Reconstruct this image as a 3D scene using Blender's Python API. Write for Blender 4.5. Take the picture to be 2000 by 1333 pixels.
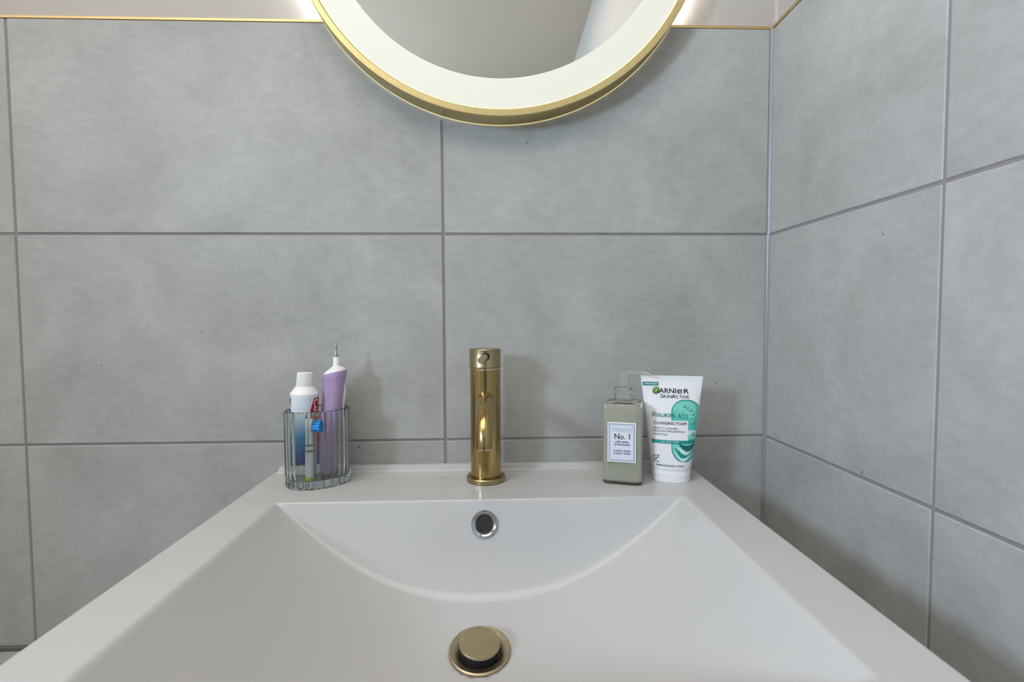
import bpy, bmesh, math, random
from mathutils import Vector, Matrix

# ------------------------------------------------------------------ clear
for o in list(bpy.data.objects):
    bpy.data.objects.remove(o)
S = bpy.context.scene
COL = S.collection
PI = math.pi
random.seed(7)

# ------------------------------------------------------------------ camera (f in px of a 2000x1333 frame)
cam_d = bpy.data.cameras.new('camera')
cam = bpy.data.objects.new('camera', cam_d)
COL.objects.link(cam)
F_PX = 977.70
cam_d.sensor_fit = 'HORIZONTAL'
cam_d.sensor_width = 36.0
cam_d.lens = F_PX * 36.0 / 2000.0
cam_d.clip_start = 0.01
YAW, PITCH, ROLL = -0.0341, -0.0456, -0.0049
fwd = Vector((-math.sin(YAW) * math.cos(PITCH), math.cos(YAW) * math.cos(PITCH), math.sin(PITCH)))
rgt = Vector((math.cos(YAW), math.sin(YAW), 0))
upv = rgt.cross(fwd)
c_, s_ = math.cos(ROLL), math.sin(ROLL)
r2 = c_ * rgt + s_ * upv
u2 = -s_ * rgt + c_ * upv
mw = Matrix((r2, u2, -fwd)).transposed().to_4x4()
mw.translation = Vector((-0.4075, -0.7371, -0.1224))
cam.matrix_world = mw
cam_d.dof.use_dof = True
cam_d.dof.focus_distance = 0.67
cam_d.dof.aperture_fstop = 8.0
S.camera = cam

# ------------------------------------------------------------------ world, daylight through the window, exposure
W = bpy.data.worlds.new('sky'); S.world = W
W.use_nodes = True
bg = W.node_tree.nodes['Background']
bg.inputs[0].default_value = (0.80, 0.90, 1.0, 1)
bg.inputs[1].default_value = 1.0

def area(name, loc, direction, sx, sy, power, color, spread=PI):
    d = bpy.data.lights.new(name, 'AREA'); d.shape = 'RECTANGLE'
    d.size, d.size_y, d.energy, d.color = sx, sy, power, color
    d.spread = spread
    o = bpy.data.objects.new(name, d); COL.objects.link(o)
    o.location = loc
    o.rotation_euler = Vector(direction).to_track_quat('-Z', 'Z').to_euler()
    return o
X_L_, WIN_Y, WIN_Z = -1.90, -1.66, 0.46
area('window_daylight', (X_L_ - 0.30, WIN_Y, WIN_Z), (1, 0, 0), 0.66, 0.60, 120, (0.60, 0.785, 1.0))
area('added_overhead_fill', (-1.00, -0.93, 1.165), (0, 0, -1), 1.6, 0.95, 18.5, (1.0, 0.925, 0.83))  # added unseen overhead fill that lifts the shaded surfaces

S.view_settings.view_transform = 'Standard'
S.view_settings.look = 'None'
S.view_settings.exposure = 0.06
S.view_settings.gamma = 1.0
S.view_settings.use_curve_mapping = False
S.cycles.max_bounces = 14
S.cycles.transmission_bounces = 14
S.cycles.transparent_max_bounces = 12
S.cycles.sample_clamp_indirect = 3.0

# ------------------------------------------------------------------ helpers
def tag(o, label=None, cat=None, group=None, kind=None):
    if label: o['label'] = label
    if cat: o['category'] = cat
    if group: o['group'] = group
    if kind: o['kind'] = kind
    return o

def link(name, me, mat=None, parent=None, smooth=False):
    o = bpy.data.objects.new(name, me)
    COL.objects.link(o)
    if mat: me.materials.append(mat)
    if parent: o.parent = parent
    if smooth:
        me.polygons.foreach_set('use_smooth', [True] * len(me.polygons))
        if smooth != 'all':
            try: me.set_sharp_from_angle(angle=math.radians(smooth if smooth is not True else 35))
            except Exception: pass
    return o

def mesh_obj(name, verts, faces, mat=None, parent=None, smooth=False):
    me = bpy.data.meshes.new(name)
    me.from_pydata([tuple(v) for v in verts], [], faces)
    bm = bmesh.new(); bm.from_mesh(me)
    bmesh.ops.recalc_face_normals(bm, faces=bm.faces)
    bm.to_mesh(me); bm.free()
    return link(name, me, mat, parent, smooth)

def empty(name, loc=(0, 0, 0), rz=0.0):
    o = bpy.data.objects.new(name, None)
    o.empty_display_size = 0.02
    COL.objects.link(o)
    o.location = loc; o.rotation_euler = (0, 0, rz)
    return o

def box(name, p0, p1, mat=None, parent=None, bevel=0.0, seg=1, smooth=False):
    bm = bmesh.new()
    bmesh.ops.create_cube(bm, size=1)
    for v in bm.verts:
        v.co = Vector([(p0[i] + p1[i]) / 2 + v.co[i] * (p1[i] - p0[i]) for i in range(3)])
    if bevel:
        bmesh.ops.bevel(bm, geom=list(bm.edges), offset=bevel, segments=seg, profile=0.5, affect='EDGES', clamp_overlap=True)
    bmesh.ops.recalc_face_normals(bm, faces=bm.faces)
    me = bpy.data.meshes.new(name); bm.to_mesh(me); bm.free()
    return link(name, me, mat, parent, smooth)

def loft(rings, cap0=True, cap1=True, closed=False):
    """rings: lists of points, all of one length, each a closed loop"""
    V, Fc = [], []
    n = len(rings[0])
    for r in rings: V += [tuple(p) for p in r]
    m = len(rings)
    for i in range(m if closed else m - 1):
        a, b = i * n, ((i + 1) % m) * n
        for j in range(n):
            k = (j + 1) % n
            Fc.append((a + j, a + k, b + k, b + j))
    if not closed:
        if cap0: Fc.append(tuple(range(n - 1, -1, -1)))
        if cap1: Fc.append(tuple(range((m - 1) * n, m * n)))
    return V, Fc

def lathe(profile, n=48, frame=None, cap0=True, cap1=True, closed=False):
    """profile of (r, h) about the local z axis, put through FRAME (Matrix)"""
    rings = []
    for r, h in profile:
        ring = []
        for j in range(n):
            a = 2 * PI * j / n
            p = Vector((r * math.cos(a), r * math.sin(a), h))
            ring.append(frame @ p if frame else p)
        rings.append(ring)
    return loft(rings, cap0, cap1, closed)

def axis_frame(origin, zdir, xhint=(1, 0, 0)):
    z = Vector(zdir).normalized()
    x = Vector(xhint); x = (x - z * x.dot(z)).normalized()
    y = z.cross(x)
    m = Matrix((x, y, z)).transposed().to_4x4()
    m.translation = Vector(origin)
    return m

def tube(path, radii, n=24, cap=True):
    rings = []
    prev = None
    for i, p in enumerate(path):
        p = Vector(p)
        t = (Vector(path[min(i + 1, len(path) - 1)]) - Vector(path[max(i - 1, 0)])).normalized()
        x = prev if prev else (Vector((1, 0, 0)) if abs(t.x) < 0.9 else Vector((0, 0, 1)))
        x = (x - t * x.dot(t)).normalized(); prev = x
        y = t.cross(x)
        r = radii[i] if hasattr(radii, '__len__') else radii
        rings.append([p + r * (x * math.cos(2 * PI * j / n) + y * math.sin(2 * PI * j / n)) for j in range(n)])
    return loft(rings, cap, cap)

def text_mesh(s, size=1.0, bold=0.0, sx=1.0, spacing=1.0):
    """(verts2d, faces, width) of a line of text, left aligned on its baseline; SIZE is about the capital height"""
    cu = bpy.data.curves.new('tmp_text', 'FONT')
    cu.body = s; cu.size = 1.0; cu.space_character = spacing
    cu.fill_mode = 'FRONT'; cu.resolution_u = 3
    ob = bpy.data.objects.new('tmp_text', cu); COL.objects.link(ob)
    dg = bpy.context.evaluated_depsgraph_get(); dg.update()
    me = bpy.data.meshes.new_from_object(ob.evaluated_get(dg))
    V = [(v.co.x, v.co.y) for v in me.vertices]
    Fc = [tuple(p.vertices) for p in me.polygons]
    bpy.data.objects.remove(ob); bpy.data.curves.remove(cu); bpy.data.meshes.remove(me)
    k = size / 0.70
    if bold:
        n0 = len(V); dx = bold * 2.2
        V = [(x - dx / 2, y) for x, y in V] + [(x + dx / 2, y) for x, y in V]
        Fc = Fc + [tuple(i + n0 for i in f) for f in Fc]
    x0 = min((v[0] for v in V), default=0)
    V = [((x - x0) * k * sx, y * k) for x, y in V]
    return V, Fc, max((v[0] for v in V), default=0)

# ------------------------------------------------------------------ materials
def new_mat(name):
    m = bpy.data.materials.new(name); m.use_nodes = True
    nt = m.node_tree
    return m, nt, nt.nodes['Principled BSDF']

def srgb(r, g, b):
    def f(c):
        c /= 255.0
        return c / 12.92 if c <= 0.04045 else ((c + 0.055) / 1.055) ** 2.4
    return (f(r), f(g), f(b), 1.0)

def plain(name, col, rough=0.5, metal=0.0, spec=0.5, noise=0.0, nscale=80.0, bump=0.0, coat=0.0, **kw):
    m, nt, b = new_mat(name)
    b.inputs['Base Color'].default_value = col if len(col) == 4 else (*col, 1)
    b.inputs['Roughness'].default_value = rough
    b.inputs['Metallic'].default_value = metal
    b.inputs['Specular IOR Level'].default_value = spec
    b.inputs['Coat Weight'].default_value = coat
    for k, v in kw.items(): b.inputs[k.replace('_', ' ')].default_value = v
    tc = nt.nodes.new('ShaderNodeTexCoord')
    nz = nt.nodes.new('ShaderNodeTexNoise'); nz.inputs['Scale'].default_value = nscale
    nz.inputs['Detail'].default_value = 4
    nt.links.new(tc.outputs['Object'], nz.inputs['Vector'])
    if noise:
        mx = nt.nodes.new('ShaderNodeMix'); mx.data_type = 'RGBA'
        c = b.inputs['Base Color'].default_value
        mx.inputs[6].default_value = (c[0] * (1 - noise), c[1] * (1 - noise), c[2] * (1 - noise), 1)
        mx.inputs[7].default_value = (min(1, c[0] * (1 + noise)), min(1, c[1] * (1 + noise)), min(1, c[2] * (1 + noise)), 1)
        nt.links.new(nz.outputs['Fac'], mx.inputs[0])
        nt.links.new(mx.outputs[2], b.inputs['Base Color'])
    if bump:
        bp = nt.nodes.new('ShaderNodeBump'); bp.inputs['Strength'].default_value = bump
        bp.inputs['Distance'].default_value = 0.001
        nt.links.new(nz.outputs['Fac'], bp.inputs['Height'])
        nt.links.new(bp.outputs['Normal'], b.inputs['Normal'])
    return m

def tile_material():
    m, nt, b = new_mat('concrete_look_porcelain')
    N, L = nt.nodes.new, nt.links.new
    tc = N('ShaderNodeTexCoord'); oi = N('ShaderNodeObjectInfo')
    mul = N('ShaderNodeMath'); mul.operation = 'MULTIPLY'; mul.inputs[1].default_value = 57.0
    L(oi.outputs['Random'], mul.inputs[0])
    add = N('ShaderNodeVectorMath'); add.operation = 'ADD'
    L(tc.outputs['Object'], add.inputs[0]); L(mul.outputs[0], add.inputs[1])
    n1 = N('ShaderNodeTexNoise'); n1.inputs['Scale'].default_value = 7.0; n1.inputs['Detail'].default_value = 7; n1.inputs['Roughness'].default_value = 0.62
    n1.inputs['Distortion'].default_value = 0.5
    L(add.outputs[0], n1.inputs['Vector'])
    n2 = N('ShaderNodeTexNoise'); n2.inputs['Scale'].default_value = 120.0; n2.inputs['Detail'].default_value = 5; n2.inputs['Roughness'].default_value = 0.7
    st = N('ShaderNodeVectorMath'); st.operation = 'MULTIPLY'; st.inputs[1].default_value = (0.45, 0.45, 1.0)
    L(add.outputs[0], st.inputs[0]); L(st.outputs[0], n2.inputs['Vector'])
    r1 = N('ShaderNodeValToRGB')
    e = r1.color_ramp.elements
    e[0].position = 0.30; e[0].color = (0.352, 0.352, 0.338, 1)
    e[1].position = 0.72; e[1].color = (0.468, 0.472, 0.462, 1)
    L(n1.outputs['Fac'], r1.inputs[0])
    r2_ = N('ShaderNodeValToRGB')
    e = r2_.color_ramp.elements
    e[0].position = 0.28; e[0].color = (0.86, 0.86, 0.86, 1)
    e[1].position = 0.66; e[1].color = (1, 1, 1, 1)
    L(n2.outputs['Fac'], r2_.inputs[0])
    mx = N('ShaderNodeMix'); mx.data_type = 'RGBA'; mx.blend_type = 'MULTIPLY'; mx.inputs[0].default_value = 1.0
    L(r1.outputs[0], mx.inputs[6]); L(r2_.outputs[0], mx.inputs[7])
    # sparse dark specks
    vo = N('ShaderNodeTexVoronoi'); vo.inputs['Scale'].default_value = 14.0
    L(add.outputs[0], vo.inputs['Vector'])
    lt = N('ShaderNodeMath'); lt.operation = 'LESS_THAN'; lt.inputs[1].default_value = 0.022
    L(vo.outputs['Distance'], lt.inputs[0])
    mx2 = N('ShaderNodeMix'); mx2.data_type = 'RGBA'
    mx2.inputs[7].default_value = (0.16, 0.155, 0.15, 1)
    L(lt.outputs[0], mx2.inputs[0]); L(mx.outputs[2], mx2.inputs[6])
    L(mx2.outputs[2], b.inputs['Base Color'])
    b.inputs['Roughness'].default_value = 0.48
    b.inputs['Specular IOR Level'].default_value = 0.35
    bp = N('ShaderNodeBump'); bp.inputs['Strength'].default_value = 0.25; bp.inputs['Distance'].default_value = 0.0012
    n3 = N('ShaderNodeTexNoise'); n3.inputs['Scale'].default_value = 45.0; n3.inputs['Detail'].default_value = 4
    L(add.outputs[0], n3.inputs['Vector'])
    L(n3.outputs['Fac'], bp.inputs['Height']); L(bp.outputs['Normal'], b.inputs['Normal'])
    return m

def brass_material(name, col, rough, stretch=(1, 1, 1), amount=0.12, scale=300):
    m, nt, b = new_mat(name)
    N, L = nt.nodes.new, nt.links.new
    b.inputs['Metallic'].default_value = 1.0
    tc = N('ShaderNodeTexCoord')
    mp = N('ShaderNodeMapping'); mp.inputs['Scale'].default_value = stretch
    L(tc.outputs['Object'], mp.inputs[0])
    nz = N('ShaderNodeTexNoise'); nz.inputs['Scale'].default_value = scale; nz.inputs['Detail'].default_value = 3
    L(mp.outputs[0], nz.inputs['Vector'])
    rp = N('ShaderNodeMapRange'); rp.inputs[3].default_value = rough * 0.8; rp.inputs[4].default_value = rough * 1.25
    L(nz.outputs['Fac'], rp.inputs[0]); L(rp.outputs[0], b.inputs['Roughness'])
    mx = N('ShaderNodeMix'); mx.data_type = 'RGBA'
    mx.inputs[6].default_value = (*[c * (1 - amount) for c in col], 1)
    mx.inputs[7].default_value = (*[min(1, c * (1 + amount)) for c in col], 1)
    L(nz.outputs['Fac'], mx.inputs[0]); L(mx.outputs[2], b.inputs['Base Color'])
    bp = N('ShaderNodeBump'); bp.inputs['Strength'].default_value = 0.12; bp.inputs['Distance'].default_value = 0.0003
    L(nz.outputs['Fac'], bp.inputs['Height']); L(bp.outputs['Normal'], b.inputs['Normal'])
    return m

def glass_material(name, col, ior=1.48, rough=0.0):
    m, nt, b = new_mat(name)
    b.inputs['Base Color'].default_value = (*col, 1)
    b.inputs['Roughness'].default_value = rough
    b.inputs['IOR'].default_value = ior
    b.inputs['Transmission Weight'].default_value = 1.0
    return m

def glow_material(name, col, strength):
    m, nt, b = new_mat(name)
    b.inputs['Base Color'].default_value = (0.35, 0.35, 0.33, 1)
    b.inputs['Roughness'].default_value = 0.35
    b.inputs['Emission Color'].default_value = (*col, 1)
    b.inputs['Emission Strength'].default_value = strength
    return m

M_tile = tile_material()
M_grout = plain('grout', srgb(140, 134, 136), 0.85, noise=0.06, nscale=200, bump=0.3, spec=0.2)
M_seal = plain('silicone', srgb(137, 132, 138), 0.32, noise=0.03, spec=0.5)
M_paint = plain('wall_paint', (0.45, 0.42, 0.395, 1), 0.7, noise=0.012, nscale=30, bump=0.05, spec=0.3)
M_room = plain('room_paint', (0.60, 0.58, 0.54), 0.8, noise=0.02, nscale=10, spec=0.2)
M_left = plain('left_wall_paint', (0.80, 0.79, 0.76), 0.8, noise=0.02, nscale=10, spec=0.2)
M_floor = plain('floor_tile', (0.50, 0.48, 0.44), 0.6, noise=0.1, nscale=6)
M_cer = plain('glazed_ceramic', (0.515, 0.513, 0.516), 0.085, spec=0.25, noise=0.006, nscale=6)
M_trim = plain('gold_trim', (0.72, 0.53, 0.27), 0.28, metal=1.0, noise=0.04)
M_frame = brass_material('brushed_gold_frame', (0.66, 0.53, 0.26), 0.36, (1, 1, 1), 0.14, 420)
M_tap = brass_material('brushed_brass', (0.43, 0.31, 0.13), 0.20, (60, 60, 1), 0.10, 30)
M_cap = brass_material('brushed_brass_cap', (0.38, 0.31, 0.175), 0.30, (1, 1, 40), 0.10, 60)
M_waste = brass_material('dull_brass', (0.50, 0.42, 0.28), 0.42, (1, 1, 1), 0.16, 160)
M_chrome = plain('chrome', (0.50, 0.51, 0.53), 0.10, metal=1.0)
M_hollow_shade = plain('painted_hollow_shade', (0.012, 0.011, 0.011), 0.5)
M_rubber = plain('black_rubber', (0.010, 0.011, 0.018), 0.6, spec=0.2)
M_mirror = plain('mirror_silver', (0.82, 0.80, 0.75), 0.0, metal=1.0)
M_ring = glow_material('frosted_light_ring', (0.95, 0.95, 0.79), 0.50)
M_back = glow_material('back_light_strip', (1.0, 0.96, 0.92), 70.0)
M_painted_glow = glow_material('painted_edge_glow', (1.0, 0.86, 0.40), 0.8)  # emissive stand-in for yellow glow seen along the frame edges
M_dark = plain('dark_plastic', (0.05, 0.05, 0.05), 0.6)

# ------------------------------------------------------------------ walls, floor, ceiling
FLOOR_Z, CEIL_Z = -1.2, 1.2
X_L, Y_F = -1.90, -2.45
TH, TW, G = 0.302, 0.602, 0.0036
XA, YR, ZT = -0.4813, -0.2905, 0.2993
TILE_TOP = ZT - 0.0022
T_THK = 0.009

wall_back = box('wall_back', (X_L - 0.34, T_THK, FLOOR_Z), (0.11, 0.11, CEIL_Z), M_paint); tag(wall_back, kind='structure')
wall_right = box('wall_right', (T_THK, Y_F - 0.1, FLOOR_Z), (0.11, T_THK, CEIL_Z), M_paint); tag(wall_right, kind='structure')
floor = box('floor', (X_L - 0.34, Y_F - 0.1, FLOOR_Z - 0.1), (0.11, 0.11, FLOOR_Z), M_floor); tag(floor, kind='structure')
ceiling = box('ceiling', (X_L - 0.34, Y_F - 0.1, CEIL_Z), (0.11, 0.11, CEIL_Z + 0.1), plain('ceiling_paint', (0.54, 0.47, 0.39), 0.85, noise=0.02, nscale=4, spec=0.2)); tag(ceiling, kind='structure')
wall_front = box('wall_front', (X_L - 0.34, Y_F - 0.1, FLOOR_Z), (T_THK, Y_F, CEIL_Z), M_room); tag(wall_front, kind='structure')
# left wall with the window opening
wy0, wy1, wz0, wz1 = WIN_Y - 0.27, WIN_Y + 0.27, WIN_Z - 0.23, WIN_Z + 0.23
def boxes_mesh(name, bxs, mat, parent=None):
    V, Fc = [], []
    for p0, p1 in bxs:
        b = len(V)
        for x in (p0[0], p1[0]):
            for y in (p0[1], p1[1]):
                for z in (p0[2], p1[2]): V.append((x, y, z))
        Fc += [tuple(b + i for i in f) for f in ((0, 1, 3, 2), (4, 6, 7, 5), (0, 4, 5, 1), (2, 3, 7, 6), (0, 2, 6, 4), (1, 5, 7, 3))]
    return mesh_obj(name, V, Fc, mat, parent)
wall_left = boxes_mesh('wall_left', [((X_L - 0.34, Y_F, FLOOR_Z), (X_L, wy0, CEIL_Z)), ((X_L - 0.34, wy1, FLOOR_Z), (X_L, T_THK, CEIL_Z)),
                                     ((X_L - 0.34, wy0, FLOOR_Z), (X_L, wy1, wz0)), ((X_L - 0.34, wy0, wz1), (X_L, wy1, CEIL_Z))], M_left)
tag(wall_left, kind='structure')
fr = 0.03
window = boxes_mesh('window_1', [((X_L - 0.339, wy0, wz0), (X_L - 0.308, wy0 + fr, wz1)), ((X_L - 0.339, wy1 - fr, wz0), (X_L - 0.308, wy1, wz1)),
                                 ((X_L - 0.339, wy0 + fr, wz0), (X_L - 0.308, wy1 - fr, wz0 + fr)), ((X_L - 0.339, wy0 + fr, wz1 - fr), (X_L - 0.308, wy1 - fr, wz1))], M_paint)
tag(window, kind='structure')
box('pane', (X_L - 0.328, wy0 + fr, wz0 + fr), (X_L - 0.324, wy1 - fr, wz1 - fr), glass_material('window_glass', (1, 1, 1), 1.45), window)

added_door = box('added_door_1', (-0.80, Y_F - 0.01, FLOOR_Z), (-0.05, Y_F + 0.035, 0.80), plain('dark_wood', (0.06, 0.045, 0.035), 0.4, noise=0.2, nscale=12), bevel=0.003); tag(added_door, kind='structure')  # unseen, added so the brass tap reflects a dark stripe
V, Fc = tube([(-0.74, Y_F + 0.035, -0.15), (-0.74, Y_F + 0.085, -0.15), (-0.73, Y_F + 0.09, -0.15), (-0.62, Y_F + 0.09, -0.15)], 0.009, 16)
mesh_obj('added_door_handle', V, Fc, plain('satin_steel', (0.5, 0.5, 0.5), 0.3, metal=1.0), added_door, smooth=40)

# tiles: one mesh of unit size is not shared since cut tiles differ; full tiles share theirs
tile_cache = {}
def tile(parent, axis, u0, u1, z0, z1, dy=0.0):
    w, h = round(u1 - u0, 4), round(z1 - z0, 4)
    key = (axis, w, h)
    if key not in tile_cache:
        bm = bmesh.new(); bmesh.ops.create_cube(bm, size=1)
        for v in bm.verts:
            if axis == 'x': v.co = Vector((v.co.x * w, v.co.y * T_THK, v.co.z * h))
            else: v.co = Vector((v.co.x * T_THK, v.co.y * w, v.co.z * h))
        bmesh.ops.bevel(bm, geom=list(bm.edges), offset=0.0009, segments=1, affect='EDGES')
        bmesh.ops.recalc_face_normals(bm, faces=bm.faces)
        me = bpy.data.meshes.new('tile'); bm.to_mesh(me); bm.free()
        me.materials.append(M_tile)
        tile_cache[key] = me
    o = bpy.data.objects.new('tile', tile_cache[key]); COL.objects.link(o)
    o.parent = parent
    um, zm = (u0 + u1) / 2, (z0 + z1) / 2
    o.location = (um, T_THK / 2 + dy, zm) if axis == 'x' else (T_THK / 2 + dy, um, zm)
    return o

rows = [(0.0, TILE_TOP + G / 2)] + [(-TH * (k + 1), -TH * k) for k in range(4)]
rows[-1] = (FLOOR_Z - G / 2, rows[-1][1])
jit = random.Random(3)
cols = [(XA, 0.0), (XA - TW, XA), (XA - 2 * TW, XA - TW), (X_L, XA - 2 * TW)]
for (z0, z1) in rows:
    for (x0, x1) in cols:
        e1 = 0.0032 if x1 == 0.0 else G / 2
        sh = jit.uniform(-0.0008, 0.0008) if x1 not in (0.0,) else 0
        tile(wall_back, 'x', x0 + G / 2 + (sh if x0 != X_L else 0), x1 - e1, z0 + G / 2, z1 - G / 2, jit.uniform(-0.0004, 0.0004))
rcols = [(YR, 0.0), (YR - TW, YR), (YR - 2 * TW, YR - TW), (YR - 3 * TW, YR - 2 * TW), (Y_F, YR - 3 * TW)]
for (z0, z1) in rows:
    for (y0, y1) in rcols:
        e1 = 0.0032 if y1 == 0.0 else G / 2
        tile(wall_right, 'y', y0 + G / 2, y1 - e1, z0 + G / 2 - 0.0006, z1 - G / 2 - 0.0006, jit.uniform(-0.0003, 0.0003))
# grout beds a little below the tile faces
box('grout', (X_L, 0.0014, FLOOR_Z), (T_THK, T_THK, TILE_TOP), M_grout, wall_back)
box('grout', (0.0014, Y_F, FLOOR_Z), (T_THK, 0.0014, TILE_TOP), M_grout, wall_right)
# silicone bead in the inner corner, in two lengths
def bead(z0, z1, r, dx):
    ring = lambda z: [(0.002, 0.002, z), (-0.0034 + dx, 0.002, z), (-0.0030 + dx, 0.0002, z), (-0.0012 + dx, -0.0012, z), (0.0002, -0.0030, z), (0.002, -0.0034, z)]
    V, Fc = loft([ring(z0), ring(z1)])
    return mesh_obj('corner_sealant', V, Fc, M_seal, wall_right, smooth=60)
bead(0.0, TILE_TOP, 0.003, 0.0)
bead(FLOOR_Z, -0.0006, 0.003, -0.0006)
# brass edge profiles on the top of the tiling
t1 = box('trim_1', (X_L, -0.0008, TILE_TOP), (-0.0022, T_THK, TILE_TOP + 0.0042), M_trim, bevel=0.0006); tag(t1, kind='structure')
t2 = box('trim_2', (-0.0008, Y_F, TILE_TOP), (T_THK, -0.0008, TILE_TOP + 0.0042), M_trim, bevel=0.0006); tag(t2, kind='structure')
# low boxed ledge at the left, its top just in the picture
t3 = box('trim_3', (X_L, -0.16, FLOOR_Z), (-0.80, 0.0004, -0.6045), M_tile, bevel=0.002); tag(t3, kind='structure')
box('joint_strip', (X_L, -0.0045, -0.6045), (-0.80, 0.0004, -0.598), plain('dark_sealant', (0.10, 0.095, 0.085), 0.5), t3, bevel=0.001)

# ------------------------------------------------------------------ washbasin
DZ = -0.345
BX0, BX1, BY0, BY1 = -0.731, -0.1165, -0.492, -0.0003
RX0, RX1, RY0, RY1 = -0.6735, -0.1745, -0.452, -0.1305
XC, HW = (RX0 + RX1) / 2, (RX1 - RX0) / 2
TILT = math.radians(18)
DRX, DRY = -0.4249, -0.2400

def smin(a, b, k):
    h = max(k - abs(a - b), 0.0) / k
    return min(a, b) - h * h * k * 0.25
def smax(a, b, k): return -smin(-a, -b, k)

def floor_depth(y):
    # deepest line of the trough, measured down from the deck
    d = 0.0885 + (RY1 - y) * 0.31
    return smin(d, 0.124, 0.02)
def basin_z(x, y):
    u = abs((x - XC) / HW)
    # trough: rises to the deck at the two side rims
    g = 1 - u ** 2.35 if u < 1 else -(u - 1) * 2.35
    tr = -floor_depth(y) * g
    rear = (y - RY1) / math.tan(TILT) * 1.0       # negative inside (y < RY1)
    rear = rear if y < RY1 else (y - RY1) * 3
    front = (RY0 - y) / math.tan(math.radians(28))
    front = front if y > RY0 else (RY0 - y) * 2
    z = smax(smax(tr, rear, 0.005 + 0.050 * max(0.0, 1 - u * u)), front, 0.02)
    z = smin(z, 0.0, 0.0035)
    rd = math.hypot(x - DRX, (y - DRY) * 1.03)
    if rd < 0.0305: z -= 0.007 * min(1, (0.0305 - rd) / 0.003)
    # rounded outer edges
    d = min(x - BX0, BX1 - x, y - BY0)
    r = 0.004
    if d < r: z -= r - math.sqrt(max(0.0, r * r - (r - d) ** 2))
    # upstand along the wall
    if y > -0.016:
        t = min(1, max(0, (y + 0.0125) / 0.0035)); t = t * t * (3 - 2 * t)
        e = min(1, max(0, (x + 0.7235) / 0.003)) * min(1, max(0, (-0.1235 - x) / 0.003))
        z += 0.0085 * t * e
        if y > -0.0022: z -= 0.0008 * ((y + 0.0022) / 0.0022) ** 2
    return z
def coords(breaks):
    out = []
    for (a, b, n) in breaks:
        for i in range(n): out.append(a + (b - a) * i / n)
    out.append(breaks[-1][1])
    return out
xs = coords([(BX0, BX0 + 0.004, 6), (BX0 + 0.004, BX0 + 0.012, 6), (BX0 + 0.012, RX0 - 0.01, 8), (RX0 - 0.01, RX0 + 0.02, 20), (RX0 + 0.02, RX1 - 0.02, 140),
             (RX1 - 0.02, RX1 + 0.01, 20), (RX1 + 0.01, BX1 - 0.012, 8), (BX1 - 0.012, BX1 - 0.004, 6), (BX1 - 0.004, BX1, 6)])
ys = coords([(BY0, BY0 + 0.004, 5), (BY0 + 0.004, RY0 - 0.005, 6), (RY0 - 0.005, RY0 + 0.08, 24), (RY0 + 0.08, -0.185, 50), (-0.185, -0.126, 56), (-0.126, -0.016, 14), (-0.016, -0.004, 12), (-0.004, BY1, 6)])
V, Fc = [], []
nx, ny = len(xs), len(ys)
for y in ys:
    for x in xs: V.append((x, y, DZ + basin_z(x, y)))
for j in range(ny - 1):
    for i in range(nx - 1):
        Fc.append((j * nx + i, j * nx + i + 1, (j + 1) * nx + i + 1, (j + 1) * nx + i))
loop = [i for i in range(nx)] + [j * nx + nx - 1 for j in range(1, ny)] + [(ny - 1) * nx + i for i in range(nx - 2, -1, -1)] + [j * nx for j in range(ny - 2, 0, -1)]
low = []
for k in loop:
    x, y, z = V[k]; V.append((x, y, DZ - 0.15)); low.append(len(V) - 1)
for a in range(len(loop)):
    b = (a + 1) % len(loop)
    Fc.append((loop[a], low[a], low[b], loop[b]))
Fc.append(tuple(reversed(low)))
basin = empty('washbasin', ((BX0 + BX1) / 2, BY1, DZ - 0.15))
tag(basin, 'wide white glazed washbasin with a sloping rectangular bowl against the tiled wall', 'washbasin')
def rel(o, root):
    o.parent = root
    o.matrix_parent_inverse = root.matrix_basis.inverted()
    return o
body = rel(mesh_obj('bowl', V, Fc, M_cer, None, smooth=50), basin)

# overflow ring on the rear slope
nrm = Vector((0, -math.cos(TILT), math.sin(TILT)))
oc = Vector((-0.4218, -0.1403, -0.3715))
fr_o = axis_frame(oc, nrm)
prof = [(0.0100, -0.004), (0.0100, 0.0008), (0.0106, 0.0018), (0.0122, 0.0016), (0.0130, 0.0022), (0.0146, 0.0026), (0.0158, 0.0016), (0.0162, -0.001), (0.0162, -0.004)]
V, Fc = lathe(prof, 56, fr_o, False, False, True)
ring = rel(mesh_obj('overflow_ring', V, Fc, M_chrome, None, smooth=50), basin); ring['label'] = 'polished chrome overflow ring'
V, Fc = lathe([(0.0101, -0.003), (0.0101, 0.0004)], 40, fr_o)  # black disc stands for the shade inside; the bowl is not pierced
hole = rel(mesh_obj('overflow_shade_disc', V, Fc, M_hollow_shade, None), basin); hole['label'] = 'black disc painted as the shaded overflow opening'

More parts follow.
